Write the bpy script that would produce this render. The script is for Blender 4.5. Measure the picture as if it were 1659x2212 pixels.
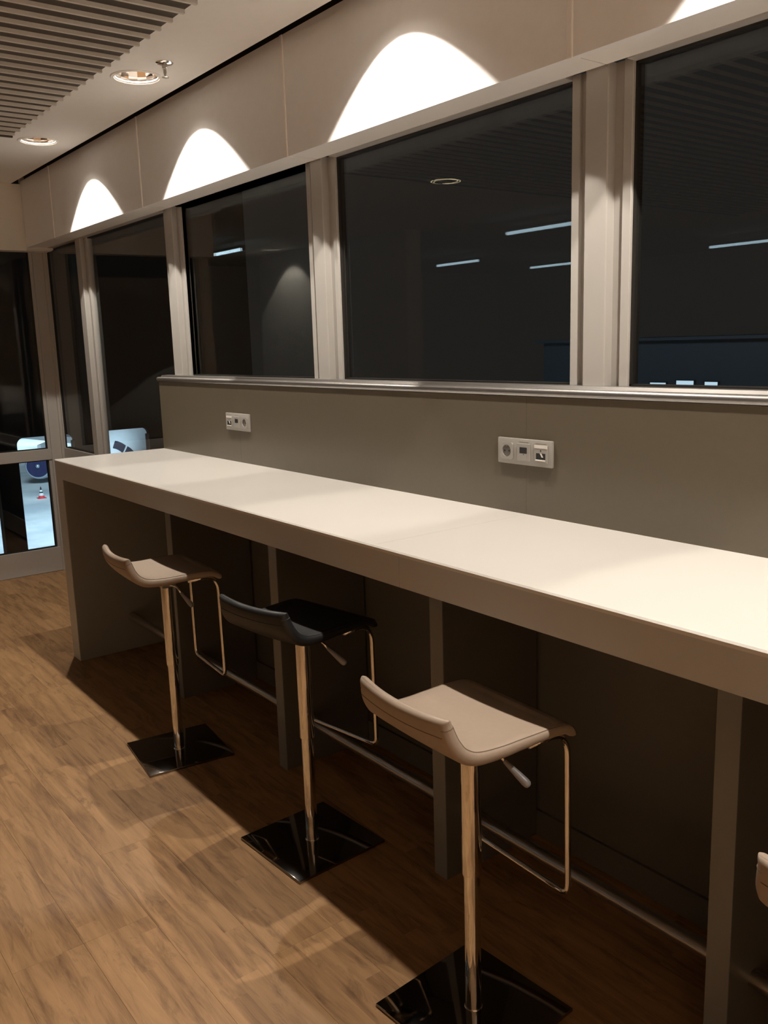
import bpy, bmesh, math, random
from mathutils import Vector, Matrix

for o in list(bpy.data.objects):
    bpy.data.objects.remove(o, do_unlink=True)
SC = bpy.context.scene
COL = SC.collection
random.seed(7)
PI = math.pi

# ------------------------------------------------------------------ camera
yaw, pitch, roll, FPX = 0.9227, -0.1897, -0.0306, 1912.1
d = Vector((-math.sin(yaw) * math.cos(pitch), math.cos(yaw) * math.cos(pitch), math.sin(pitch)))
r = Vector((math.cos(yaw), math.sin(yaw), 0))
u = r.cross(d)
r2 = r * math.cos(roll) + u * math.sin(roll)
u2 = -r * math.sin(roll) + u * math.cos(roll)
cam_data = bpy.data.cameras.new('camera')
cam = bpy.data.objects.new('camera', cam_data)
COL.objects.link(cam)
M = Matrix((r2, u2, -d)).transposed().to_4x4()
M.translation = Vector((4.7864, -1.4371, 1.6596))
cam.matrix_world = M
cam_data.sensor_fit = 'HORIZONTAL'
cam_data.sensor_width = 36.0
cam_data.lens = 36.0 * FPX / 1659.0
cam_data.clip_start = 0.05
cam_data.clip_end = 400
SC.camera = cam

# ------------------------------------------------------------------ world, exposure
world = bpy.data.worlds.new('night')
SC.world = world
world.use_nodes = True
world.node_tree.nodes['Background'].inputs[0].default_value = (0.0140, 0.0132, 0.0122, 1)
world.node_tree.nodes['Background'].inputs[1].default_value = 1.0
SC.view_settings.view_transform = 'Standard'
SC.view_settings.look = 'None'
SC.view_settings.gamma = 1.0
SC.view_settings.use_curve_mapping = False
SC.view_settings.exposure = 0.0

SPOT_W = 94.0
SPOT_COL = (1.0, 0.90, 0.785)
TUBE_STRENGTH = 6.0
FLOOD_W = 6200.0

# apron floodlight on its mast, far outside over the parked airliner
fl = bpy.data.lights.new('apron_floodlight', 'AREA')
fl.shape = 'SQUARE'
fl.size = 14
fl.energy = FLOOD_W
fl.color = (0.60, 0.84, 1.0)
fl.spread = math.radians(110)
flo = bpy.data.objects.new('apron_floodlight', fl)
COL.objects.link(flo)
flo.location = (-46, 14, 15)
flo.rotation_euler = (0, math.radians(24), 0)

# a second mast farther out lights the distant apron
flo2 = bpy.data.objects.new('apron_floodlight', fl.copy())
COL.objects.link(flo2)
flo2.data.energy = FLOOD_W * 1.5
flo2.location = (-104, 34, 17)
flo2.rotation_euler = (0, math.radians(10), 0)

# added fill light, no fixture, that lifts the pier facade across the apron
pl = bpy.data.lights.new('pier_fill_light', 'AREA')
pl.shape = 'RECTANGLE'
pl.size, pl.size_y = 24, 2
pl.energy = 420
pl.color = (0.62, 0.82, 1.0)
plo = bpy.data.objects.new('pier_fill_light', pl)
COL.objects.link(plo)
plo.location = (-12, 20, 6)
plo.rotation_euler = (math.radians(62), 0, 0)

# ------------------------------------------------------------------ materials
def mat(name, color, rough=0.5, metal=0.0, spec=0.5, emit=None, strength=1.0, noise=0.0, nscale=40, bump=0.0, coat=0.0):
    m = bpy.data.materials.new(name)
    m.use_nodes = True
    nt = m.node_tree
    b = nt.nodes['Principled BSDF']
    b.inputs['Base Color'].default_value = (*color, 1)
    b.inputs['Roughness'].default_value = rough
    b.inputs['Metallic'].default_value = metal
    b.inputs['Specular IOR Level'].default_value = spec
    if coat:
        b.inputs['Coat Weight'].default_value = coat
        b.inputs['Coat Roughness'].default_value = 0.08
    if emit:
        b.inputs['Emission Color'].default_value = (*emit, 1)
        b.inputs['Emission Strength'].default_value = strength
    if noise or bump:
        tc = nt.nodes.new('ShaderNodeTexCoord')
        n = nt.nodes.new('ShaderNodeTexNoise')
        n.inputs['Scale'].default_value = nscale
        n.inputs['Detail'].default_value = 4
        nt.links.new(tc.outputs['Object'], n.inputs['Vector'])
        if noise:
            mx = nt.nodes.new('ShaderNodeMix')
            mx.data_type = 'RGBA'
            mx.inputs[6].default_value = (*[c * (1 - noise) for c in color], 1)
            mx.inputs[7].default_value = (*[min(1, c * (1 + noise)) for c in color], 1)
            nt.links.new(n.outputs['Fac'], mx.inputs[0])
            nt.links.new(mx.outputs[2], b.inputs['Base Color'])
        if bump:
            bp = nt.nodes.new('ShaderNodeBump')
            bp.inputs['Strength'].default_value = bump
            bp.inputs['Distance'].default_value = 0.001
            nt.links.new(n.outputs['Fac'], bp.inputs['Height'])
            nt.links.new(bp.outputs['Normal'], b.inputs['Normal'])
    return m

M_counter = mat('white_solid_surface', (0.70, 0.68, 0.645), 0.22, noise=0.02, nscale=3)
M_lamin = mat('white_laminate', (0.515, 0.52, 0.515), 0.25, noise=0.02, nscale=5)
M_lamin_shaded = mat('white_laminate_shaded', (0.27, 0.262, 0.24), 0.3, noise=0.03, nscale=20)  # white laminate darkened: shade on the end panel's inner face put into colour
M_taupe = mat('taupe_laminate', (0.125, 0.104, 0.074), 0.28, noise=0.05, nscale=60)
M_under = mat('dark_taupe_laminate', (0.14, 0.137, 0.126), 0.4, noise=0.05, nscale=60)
M_fin_shaded = mat('fin_laminate_shaded', (0.105, 0.098, 0.085), 0.4, noise=0.05, nscale=60)  # darker copy of the fin laminate, carries the shade on the fin sides
M_fin = mat('fin_laminate', (0.205, 0.21, 0.205), 0.4, noise=0.04, nscale=40)
M_frame = mat('white_powder_coat', (0.46, 0.445, 0.42), 0.38, noise=0.02, nscale=30)
M_soffit = mat('white_soffit', (0.92, 0.90, 0.87), 0.45, noise=0.02, nscale=30)
M_bulk = mat('white_wall_panel', (0.91, 0.905, 0.90), 0.55, noise=0.03, nscale=30)
M_ceil = mat('white_ceiling', (0.92, 0.90, 0.86), 0.8, noise=0.02, nscale=20)
M_paint = mat('wall_paint', (0.80, 0.76, 0.69), 0.75, noise=0.03, nscale=15)
M_gap = mat('dark_shadow_gap', (0.035, 0.03, 0.026), 0.8, noise=0.1)
M_chrome = mat('chrome', (0.82, 0.81, 0.79), 0.06, 1.0, noise=0.02, nscale=8)
M_plate = mat('chrome_plate', (0.26, 0.25, 0.24), 0.06, 1.0, noise=0.03, nscale=12)
M_alu = mat('brushed_aluminium', (0.36, 0.345, 0.33), 0.42, 1.0, noise=0.01, nscale=4)
M_alu_dark = mat('satin_steel', (0.52, 0.50, 0.47), 0.3, 1.0, noise=0.05, nscale=60)
M_reflector = mat('faceted_reflector', (0.80, 0.77, 0.75), 0.10, 1.0, noise=0.02, nscale=9)
M_cream = mat('cream_leather', (0.330, 0.258, 0.198), 0.5, noise=0.05, nscale=90, bump=0.25)
M_blue = mat('slate_blue_leather', (0.0135, 0.0145, 0.0155), 0.5, noise=0.08, nscale=90, bump=0.25)
M_seam = mat('leather_seam', (0.16, 0.12, 0.085), 0.7, noise=0.05)
M_seam_blue = mat('slate_seam', (0.02, 0.024, 0.03), 0.7, noise=0.05)
M_grip = mat('grey_plastic', (0.26, 0.26, 0.27), 0.35, noise=0.03)
M_socket = mat('socket_white', (0.33, 0.315, 0.29), 0.35, noise=0.02)
M_socket_in = mat('socket_recess', (0.30, 0.285, 0.26), 0.4, noise=0.02)
M_recess = mat('socket_well', (0.13, 0.12, 0.105), 0.4, noise=0.03)
M_black = mat('black_plastic', (0.02, 0.02, 0.02), 0.4, noise=0.1)
M_label = mat('paper_label', (0.72, 0.69, 0.63), 0.6, noise=0.02)
M_print = mat('grey_print', (0.30, 0.27, 0.23), 0.7, noise=0.05)
M_gasket = mat('black_gasket', (0.018, 0.016, 0.014), 0.6, noise=0.1)
M_slat = mat('grey_slat', (0.66, 0.625, 0.57), 0.6, noise=0.04)
M_felt = mat('brown_felt', (0.075, 0.062, 0.050), 0.9, noise=0.1, nscale=120)
M_lamp = mat('lamp_disc', (0.9, 0.9, 0.9), 0.5, emit=(1.0, 0.88, 0.74), strength=150, noise=0.01)
M_ring = mat('ring_glow', (0.9, 0.85, 0.7), 0.5, emit=(1.0, 0.80, 0.45), strength=9, noise=0.01)
M_tube = mat('tube_diffuser', (0.9, 0.9, 0.9), 0.5, emit=(0.62, 0.86, 1.0), strength=TUBE_STRENGTH, noise=0.01)
M_bridge = mat('bridge_cladding', (0.045, 0.050, 0.060), 0.5, noise=0.1, nscale=4)
M_bridge_rim = mat('bridge_window_rim', (0.45, 0.50, 0.55), 0.4, noise=0.04)
M_plane = mat('aircraft_white', (0.78, 0.80, 0.82), 0.3, noise=0.02, nscale=2)
M_cockpit = mat('cockpit_glass', (0.03, 0.04, 0.07), 0.15, noise=0.05)
M_engine_in = mat('engine_fan', (0.03, 0.032, 0.11), 0.5, noise=0.1)
M_nacelle = mat('nacelle_lip', (0.60, 0.68, 0.78), 0.25, 0.6, noise=0.03)
M_tyre = mat('tyre', (0.02, 0.02, 0.02), 0.8, noise=0.1)
M_conered = mat('cone_red', (0.75, 0.06, 0.07), 0.5, noise=0.03)
M_conewhite = mat('cone_white', (0.8, 0.8, 0.8), 0.5, noise=0.03)
M_pier = mat('pier_cladding', (0.055, 0.065, 0.075), 0.6, noise=0.1, nscale=1)
M_pierglass = mat('pier_lit_window', (0.2, 0.2, 0.2), 0.3, emit=(0.62, 0.84, 1.0), strength=0.9, noise=0.01)

def wood_material():
    m = bpy.data.materials.new('wood_planks')
    m.use_nodes = True
    nt = m.node_tree
    N, L = nt.nodes, nt.links
    b = N['Principled BSDF']
    b.inputs['Roughness'].default_value = 0.5
    b.inputs['Specular IOR Level'].default_value = 0.35
    geo = N.new('ShaderNodeNewGeometry')
    info = N.new('ShaderNodeObjectInfo')
    sep = N.new('ShaderNodeSeparateXYZ')
    L.new(geo.outputs['Position'], sep.inputs[0])

    def math_(op, a, b2=None):
        n = N.new('ShaderNodeMath')
        n.operation = op
        for i, v in enumerate((a, b2)):
            if v is None:
                continue
            if isinstance(v, (int, float)):
                n.inputs[i].default_value = v
            else:
                L.new(v, n.inputs[i])
        return n.outputs[0]
    # printed strips, three to a plank, with staggered ends
    strip = math_('FLOOR', math_('DIVIDE', sep.outputs['Y'], 0.0653))
    wn = N.new('ShaderNodeTexWhiteNoise')
    wn.noise_dimensions = '1D'
    L.new(strip, wn.inputs['W'])
    sx = math_('FLOOR', math_('ADD', math_('DIVIDE', sep.outputs['X'], 0.78), math_('MULTIPLY', wn.outputs['Value'], 7.0)))
    cell = N.new('ShaderNodeCombineXYZ')
    L.new(strip, cell.inputs[0])
    L.new(sx, cell.inputs[1])
    wn2 = N.new('ShaderNodeTexWhiteNoise')
    wn2.noise_dimensions = '3D'
    L.new(cell.outputs[0], wn2.inputs['Vector'])
    rnd = wn2.outputs['Value']
    # grain, stretched along the plank
    vec = N.new('ShaderNodeCombineXYZ')
    L.new(math_('ADD', math_('MULTIPLY', sep.outputs['X'], 1.0), math_('MULTIPLY', rnd, 9.0)), vec.inputs[0])
    L.new(math_('MULTIPLY', sep.outputs['Y'], 9.0), vec.inputs[1])
    L.new(math_('MULTIPLY', info.outputs['Random'], 3.0), vec.inputs[2])
    n1 = N.new('ShaderNodeTexNoise')
    n1.inputs['Scale'].default_value = 2.6
    n1.inputs['Detail'].default_value = 7
    n1.inputs['Roughness'].default_value = 0.62
    n1.inputs['Distortion'].default_value = 0.5
    L.new(vec.outputs[0], n1.inputs['Vector'])
    vec2 = N.new('ShaderNodeCombineXYZ')
    L.new(math_('MULTIPLY', sep.outputs['X'], 4.0), vec2.inputs[0])
    L.new(math_('MULTIPLY', sep.outputs['Y'], 70.0), vec2.inputs[1])
    n2 = N.new('ShaderNodeTexNoise')
    n2.inputs['Scale'].default_value = 3.0
    n2.inputs['Detail'].default_value = 5
    L.new(vec2.outputs[0], n2.inputs['Vector'])
    # knots and heart streaks
    vec3 = N.new('ShaderNodeCombineXYZ')
    L.new(math_('ADD', math_('MULTIPLY', sep.outputs['X'], 1.3), math_('MULTIPLY', rnd, 4.0)), vec3.inputs[0])
    L.new(math_('MULTIPLY', sep.outputs['Y'], 6.5), vec3.inputs[1])
    n3 = N.new('ShaderNodeTexNoise')
    n3.inputs['Scale'].default_value = 2.2
    n3.inputs['Detail'].default_value = 8
    n3.inputs['Roughness'].default_value = 0.7
    n3.inputs['Distortion'].default_value = 1.4
    L.new(vec3.outputs[0], n3.inputs['Vector'])
    kn = N.new('ShaderNodeMapRange')
    kn.inputs['From Min'].default_value = 0.53
    kn.inputs['From Max'].default_value = 0.72
    L.new(n3.outputs['Fac'], kn.inputs['Value'])
    ramp = N.new('ShaderNodeValToRGB')
    e = ramp.color_ramp.elements
    e[0].position, e[0].color = 0.33, (0.190, 0.100, 0.045, 1)
    e[1].position, e[1].color = 0.68, (0.460, 0.272, 0.128, 1)
    mid = ramp.color_ramp.elements.new(0.5)
    mid.color = (0.360, 0.207, 0.095, 1)
    val = math_('ADD', math_('MULTIPLY', n1.outputs['Fac'], 0.80),
                math_('ADD', math_('MULTIPLY', n2.outputs['Fac'], 0.13), math_('MULTIPLY', rnd, 0.07)))
    L.new(val, ramp.inputs['Fac'])
    mx = N.new('ShaderNodeMix')
    mx.data_type = 'RGBA'
    mx.inputs[7].default_value = (0.125, 0.066, 0.031, 1)
    L.new(math_('MULTIPLY', kn.outputs['Result'], 0.80), mx.inputs[0])
    L.new(ramp.outputs['Color'], mx.inputs[6])
    L.new(mx.outputs[2], b.inputs['Base Color'])
    return m
M_wood = wood_material()

def glass_material():
    m = bpy.data.materials.new('window_glass')
    m.use_nodes = True
    nt = m.node_tree
    N, L = nt.nodes, nt.links
    for n in list(N):
        N.remove(n)
    out = N.new('ShaderNodeOutputMaterial')
    tr = N.new('ShaderNodeBsdfTransparent')
    tr.inputs[0].default_value = (0.93, 0.95, 0.95, 1)
    gl = N.new('ShaderNodeBsdfGlossy')
    gl.inputs['Roughness'].default_value = 0.004
    geo = N.new('ShaderNodeNewGeometry')
    dot = N.new('ShaderNodeVectorMath')
    dot.operation = 'DOT_PRODUCT'
    L.new(geo.outputs['Normal'], dot.inputs[0])
    L.new(geo.outputs['Incoming'], dot.inputs[1])

    def math_(op, a, b=None):
        n = N.new('ShaderNodeMath')
        n.operation = op
        for i, v in enumerate((a, b)):
            if v is None:
                continue
            if isinstance(v, (int, float)):
                n.inputs[i].default_value = v
            else:
                L.new(v, n.inputs[i])
        return n.outputs[0]
    c = math_('ABSOLUTE', dot.outputs['Value'])
    f = math_('ADD', 0.04, math_('MULTIPLY', 0.96, math_('POWER', math_('SUBTRACT', 1.0, c), 5.0)))
    mix = N.new('ShaderNodeMixShader')
    L.new(f, mix.inputs[0])
    L.new(tr.outputs[0], mix.inputs[1])
    L.new(gl.outputs[0], mix.inputs[2])
    L.new(mix.outputs[0], out.inputs[0])
    return m
M_glass = glass_material()

def concrete_material():
    m = mat('apron_concrete', (0.58, 0.60, 0.60), 0.8)
    nt = m.node_tree
    N, L = nt.nodes, nt.links
    b = N['Principled BSDF']
    geo = N.new('ShaderNodeNewGeometry')
    n = N.new('ShaderNodeTexNoise')
    n.inputs['Scale'].default_value = 0.22
    n.inputs['Detail'].default_value = 6
    L.new(geo.outputs['Position'], n.inputs['Vector'])
    rp = N.new('ShaderNodeValToRGB')
    rp.color_ramp.elements[0].position = 0.35
    rp.color_ramp.elements[0].color = (0.40, 0.43, 0.46, 1)
    rp.color_ramp.elements[1].position = 0.62
    rp.color_ramp.elements[1].color = (0.66, 0.68, 0.68, 1)
    L.new(n.outputs['Fac'], rp.inputs['Fac'])
    L.new(rp.outputs['Color'], b.inputs['Base Color'])
    return m
M_apron = concrete_material()

# ------------------------------------------------------------------ mesh helpers
def bbox(bm, x0, x1, y0, y1, z0, z1, bevel=0.0, segs=2):
    res = bmesh.ops.create_cube(bm, size=1.0)
    vs = res['verts']
    for v in vs:
        v.co = Vector(((x0 + x1) / 2 + v.co.x * (x1 - x0), (y0 + y1) / 2 + v.co.y * (y1 - y0), (z0 + z1) / 2 + v.co.z * (z1 - z0)))
    if bevel:
        es = list({e for v in vs for e in v.link_edges})
        bmesh.ops.bevel(bm, geom=es, offset=bevel, segments=segs, profile=0.5, affect='EDGES', clamp_overlap=True)
    return vs

def box_mesh(*a, **k):
    bm = bmesh.new()
    bbox(bm, *a, **k)
    return bm

def boxes(lst, bevel=0.0, segs=2):
    bm = bmesh.new()
    for b in lst:
        bbox(bm, *b, bevel=bevel, segs=segs)
    return bm

def lathe(bm, prof, center=(0, 0, 0), n=32, axis='Z', closed=False):
    rings = []
    for (rr, h) in prof:
        ring = []
        for i in range(n):
            a = 2 * PI * i / n
            if axis == 'Z':
                p = (rr * math.cos(a), rr * math.sin(a), h)
            else:
                p = (h, rr * math.cos(a), rr * math.sin(a))
            ring.append(bm.verts.new(Vector(p) + Vector(center)))
        rings.append(ring)
    k = len(rings)
    for j in range(k if closed else k - 1):
        a, b = rings[j], rings[(j + 1) % k]
        for i in range(n):
            bm.faces.new((a[i], a[(i + 1) % n], b[(i + 1) % n], b[i]))
    if not closed:
        for ring, flip in ((rings[0], True), (rings[-1], False)):
            bm.faces.new(ring[::-1] if flip else ring)
    return rings

def smooth_path(pts, rad, n=6):
    """round the corners of a polyline"""
    pts = [Vector(p) for p in pts]
    out = [pts[0]]
    for i in range(1, len(pts) - 1):
        a, b, c = pts[i - 1], pts[i], pts[i + 1]
        rr = rad[i - 1] if isinstance(rad, (list, tuple)) else rad
        da, dc = (a - b), (c - b)
        rr = min(rr, da.length * 0.49, dc.length * 0.49)
        p0, p1 = b + da.normalized() * rr, b + dc.normalized() * rr
        for k in range(n + 1):
            t = k / n
            out.append((1 - t) ** 2 * p0 + 2 * t * (1 - t) * b + t * t * p1)
    out.append(pts[-1])
    return out

def tube(bm, pts, rad, n=12, cap=True):
    pts = [Vector(p) for p in pts]
    rings = []
    ref = None
    for i, p in enumerate(pts):
        t = (pts[min(i + 1, len(pts) - 1)] - pts[max(i - 1, 0)]).normalized()
        if ref is None:
            ref = Vector((0, 0, 1)) if abs(t.z) < 0.9 else Vector((0, 1, 0))
        a = (ref - t * ref.dot(t)).normalized()
        ref = a
        b = t.cross(a)
        rr = rad[i] if isinstance(rad, (list, tuple)) else rad
        rings.append([bm.verts.new(p + a * (rr * math.cos(2 * PI * k / n)) + b * (rr * math.sin(2 * PI * k / n))) for k in range(n)])
    for j in range(len(rings) - 1):
        a, b = rings[j], rings[j + 1]
        for i in range(n):
            bm.faces.new((a[i], a[(i + 1) % n], b[(i + 1) % n], b[i]))
    if cap:
        bm.faces.new(rings[0][::-1])
        bm.faces.new(rings[-1])

def extrude_profile(bm, prof, x0, x1):
    """closed (y, z) polygon extruded along x"""
    a = [bm.verts.new((x0, y, z)) for y, z in prof]
    b = [bm.verts.new((x1, y, z)) for y, z in prof]
    n = len(prof)
    for i in range(n):
        bm.faces.new((a[i], a[(i + 1) % n], b[(i + 1) % n], b[i]))
    bm.faces.new(a[::-1])
    bm.faces.new(b)

def obj(name, bm, m, parent=None, smooth=False, loc=None):
    bmesh.ops.recalc_face_normals(bm, faces=bm.faces[:])
    me = bpy.data.meshes.new(name)
    bm.to_mesh(me)
    bm.free()
    if smooth:
        for p in me.polygons:
            p.use_smooth = True
        if smooth != 'all':
            me.set_sharp_from_angle(angle=math.radians(38))
    me.materials.append(m)
    o = bpy.data.objects.new(name, me)
    COL.objects.link(o)
    if parent:
        o.parent = parent
    if loc:
        o.location = loc
    return o

def empty(name, loc=(0, 0, 0), rotz=0.0):
    o = bpy.data.objects.new(name, None)
    o.empty_display_size = 0.1
    COL.objects.link(o)
    o.location = loc
    o.rotation_euler = (0, 0, rotz)
    return o

def tag(o, label, cat, group=None, kind=None):
    o['label'] = label
    o['category'] = cat
    if group:
        o['group'] = group
    if kind:
        o['kind'] = kind
    return o

def struct(o, label=None):
    o['kind'] = 'structure'
    if label:
        o['label'] = label
    return o

# ================================================================== SETTING
H = 1.10            # counter height
D = 0.62            # counter depth, face of the backsplash
YG = 0.70           # window plane
XL = -1.86          # upper end wall face
XG = -2.05          # end window plane
ZB = 2.385          # underside of the upper wall panels
ZC = 2.81           # ceiling
XR = 10.2
YR = -9.0

# floor: slab and planks laid along the counter
floor = obj('floor', boxes([(-7.2, XR, YR, -0.62, -0.20, -0.0028), (XG - 0.04, XR, -0.62, 0.78, -0.20, -0.0028)]), M_wood)
struct(floor, 'brown oak-look plank floor')
plank_meshes = {}
def plank(x0, x1, y0, y1):
    g = 0.0002
    key = (round(x1 - x0, 3), round(y1 - y0, 3))
    if key not in plank_meshes:
        bm = box_mesh(g, x1 - x0 - g, g, y1 - y0 - g, -0.0028, 0.0, bevel=0.00035, segs=1)
        me = bpy.data.meshes.new('plank')
        bmesh.ops.recalc_face_normals(bm, faces=bm.faces[:])
        bm.to_mesh(me)
        bm.free()
        me.materials.append(M_wood)
        plank_meshes[key] = me
    o = bpy.data.objects.new('plank', plank_meshes[key])
    COL.objects.link(o)
    o.parent = floor
    o.location = (x0, y0, 0)
PW, PL = 0.196, 1.22
row = 0
y = -1.966
while y < 0.62:
    y1 = min(y + PW, 0.62)
    x = XG + 0.01
    first = [1.22, 0.42, 0.83, 0.61, 1.03, 0.25][(row * 5 + row // 3) % 6]
    ln = first
    while x < 6.0:
        plank(x, min(x + ln, 6.1), y, y1)
        x += ln
        ln = PL
    y = y1
    row += 1

# ceiling with round cut-outs for the recessed downlights
LX = [-0.489, 0.908, 2.378, 3.83, 5.28, 6.73]
LY = 0.236
LXP, LYP = -4.95, -2.92
# LXP: one more in the far bay, seen in the panes
bm = bmesh.new()
YC = 0.454
def rect(x0, x1, y0, y1):
    bbox(bm, x0, x1, y0, y1, ZC, ZC + 0.02)
HC = 0.15
RC = 0.100
def holed(cx, cy):
    n = 32
    lo, hi, lo2, hi2 = [], [], [], []
    for i in range(n):
        a = 2 * PI * i / n
        c, s = math.cos(a), math.sin(a)
        k = HC / max(abs(c), abs(s))
        lo.append(bm.verts.new((cx + RC * c, cy + RC * s, ZC)))
        hi.append(bm.verts.new((cx + RC * c, cy + RC * s, ZC + 0.02)))
        lo2.append(bm.verts.new((cx + k * c, cy + k * s, ZC)))
    for i in range(n):
        j = (i + 1) % n
        bm.faces.new((lo[i], lo[j], lo2[j], lo2[i]))
        bm.faces.new((lo[i], hi[i], hi[j], lo[j]))
rect(-7.2, XR, YR, -6.2 - HC)
rect(-7.2, 6.0 - HC, -6.2 - HC, -6.2 + HC)
rect(6.0 + HC, 8.6 - HC, -6.2 - HC, -6.2 + HC)
rect(8.6 + HC, XR, -6.2 - HC, -6.2 + HC)
holed(6.0, -6.2)
holed(8.6, -6.2)
rect(-7.2, XR, -6.2 + HC, LYP - HC)
rect(-7.2, LXP - HC, LYP - HC, LYP + HC)
rect(LXP + HC, XR, LYP - HC, LYP + HC)
holed(LXP, LYP)
rect(-7.2, XR, LYP + HC, -1.8 - HC)
rect(-7.2, 8.3 - HC, -1.8 - HC, -1.8 + HC)
rect(8.3 + HC, XR, -1.8 - HC, -1.8 + HC)
holed(8.3, -1.8)
rect(-7.2, XR, -1.8 + HC, -0.55)
rect(XL, XR, -0.55, LY - HC)
rect(XL, XR, LY + HC, YC)
px = XL
for lx in LX:
    rect(px, lx - HC, LY - HC, LY + HC)
    holed(lx, LY)
    px = lx + HC
rect(px, XR, LY - HC, LY + HC)
struct(obj('ceiling', bm, M_ceil), 'plain off-white ceiling')
struct(obj('ceiling_void', boxes([(-7.2, XR, YR, -0.50, 3.05, 3.07), (XL - 0.05, XR, -0.50, 0.80, 3.05, 3.07)]), M_gap))
# dark gap between ceiling edge and upper wall
g = obj('trim_1', boxes([(XL, XR, 0.545, 0.575, 2.40, 3.05), (XL, XR, YC - 0.012, YC, ZC + 0.02, 3.05)]), M_gap)
struct(g, 'dark shadow gap along the ceiling edge')

# upper wall above the windows: panels with cover strips at their joints
wall_back = struct(empty('wall_back', (0, 0, 0)), 'off-white panelled wall above the windows')
JX = [3.0882 + 1.4387 * k for k in (3, 2, 1, 0, -1, -2, -3)]
JX = [XR] + [j for j in JX if j < XR] + [XL]
for a, b in zip(JX[1:], JX[:-1]):
    obj('wall_panel', box_mesh(a + 0.010, b - 0.010, 0.514, 0.540, ZB, 2.826), M_bulk, wall_back)
    obj('soffit_board', box_mesh(a + 0.002, b - 0.002, 0.530, 0.662, ZB + 0.006, ZB + 0.020), M_soffit, wall_back)
for j in JX[1:-1]:
    obj('joint_strip', box_mesh(j - 0.0098, j + 0.0098, 0.5085, 0.538, ZB - 0.003, 2.826, bevel=0.003), M_soffit, wall_back)

# end wall above the end window
wall_left = struct(empty('wall_left'), 'off-white end wall above the end window')
obj('wall_panel', box_mesh(XL - 0.03, XL, -0.55, 0.514, 2.365, ZC), M_paint, wall_left)
obj('soffit_board', box_mesh(XG + 0.01, XL - 0.03, -0.55, 0.70, 2.372, 2.386), M_soffit, wall_left)
obj('wall_panel', box_mesh(XL - 0.03, XL, 0.514, 0.70, 2.375, ZC + 0.05), M_paint, wall_left)
# return and far walls of the room (outside the view, they close it)
struct(obj('wall_return', box_mesh(-7.2, XG - 0.06, -0.62, -0.50, 0, 3.05), M_paint))
struct(obj('wall_far', box_mesh(-7.3, -7.2, YR, -0.50, 0, 3.05), M_paint))
struct(obj('wall_rear', box_mesh(-7.3, XR + 0.1, YR - 0.1, YR, 0, 3.05), M_paint))
struct(obj('wall_right', box_mesh(XR, XR + 0.1, YR, 0.78, 0, 3.05), M_paint))
struct(obj('wall_pier', box_mesh(-5.80, -2.70, -3.40, -3.20, 0, ZC), M_paint))

# ---------------------------------------------------------------- windows on the long wall
WX0, WS, WM = 3.052, 1.4387, 0.2158
posts = [WX0 + WS * k for k in (3, 2, 1, 0, -1, -2, -3)]

def post(name, xc, z0):
    t = struct(empty(name, (xc, YG, 0)), 'white aluminium window post')
    h = WM / 2
    for s in (-1, 1):
        a, b = sorted((s * h, s * 0.077))
        obj('sash_edge', box_mesh(a, b, -0.010, 0.030, z0, 2.40, bevel=0.002, segs=1), M_frame, t)
        a, b = sorted((s * 0.0768, s * 0.0405))
        obj('groove', box_mesh(a, b, 0.002, 0.030, z0, 2.40), M_frame, t)
    bm = bmesh.new()
    prof = [(-0.041, 0.03), (-0.041, -0.028), (-0.038, -0.031), (0.038, -0.031), (0.041, -0.028), (0.041, 0.03)]
    a = [bm.verts.new((x, y, z0)) for x, y in prof]
    b = [bm.verts.new((x, y, 2.40)) for x, y in prof]
    n = len(prof)
    for i in range(n):
        bm.faces.new((a[i], a[(i + 1) % n], b[(i + 1) % n], b[i]))
    bm.faces.new(a)
    bm.faces.new(b)
    obj('post_core', bm, M_frame, t)
tn = 2
for xc in posts:
    if xc + WM / 2 > 0.0:
        post('trim_%d' % tn, xc, 1.49)
    else:
        post('trim_%d' % tn, xc, 0.0)
    tn += 1

def pane_window(name, x0, x1, z0, z1, label=None):
    w = struct(empty(name, ((x0 + x1) / 2, YG, z0)), label or 'dark night window pane in white frame')
    hw, h = (x1 - x0) / 2, z1 - z0
    obj('pane', box_mesh(-hw - 0.006, hw + 0.02, 0.008, 0.020, -0.015, h + 0.01), M_glass, w)
    gk = 0.006
    gd = 0.010 if x0 < -1.9 else 0.032
    obj('gasket', boxes([(-hw, -hw + gk, 0.000, gd, 0, h), (hw - gk, hw, 0.000, 0.032, 0, h),
                         (-hw, hw, 0.000, 0.032, 0, gk), (-hw, hw, 0.000, 0.032, h - gk, h)]), M_gasket, w)
    obj('head_rail', box_mesh(-hw, hw, -0.038, 0.030, h, h + 0.014), M_frame, w)
    return w
wn = 2
edges = posts + [-2.022 - WM / 2]
for i in range(len(posts) - 1):
    xr, xl = posts[i] - WM / 2, posts[i + 1] + WM / 2
    if xl > -0.2 and xr > 0.1:
        pane_window('window_%d' % wn, xl, xr, 1.512, 2.388)
        wn += 1
def low_bay(xl, xr):
    global wn, tn
    pane_window('window_%d' % wn, xl, xr, 0.945, 2.388)
    wn += 1
    pane_window('window_%d' % wn, xl, xr, 0.19, 0.85)
    wn += 1
    t = struct(empty('trim_%d' % tn, (0, 0, 0)), 'white transom rail')
    tn += 1
    obj('transom', box_mesh(xl, xr, YG - 0.012, YG + 0.03, 0.862, 0.945, bevel=0.002, segs=1), M_frame, t)
    obj('sill_rail', box_mesh(xl, xr, YG - 0.012, YG + 0.03, 0.03, 0.19, bevel=0.002, segs=1), M_frame, t)
low_bay(posts[5] + WM / 2, posts[4] - WM / 2)
low_bay(-2.010, posts[5] - WM / 2)
pane_window('window_%d' % wn, posts[0] + WM / 2, XR, 1.512, 2.388)
wn += 1

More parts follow.
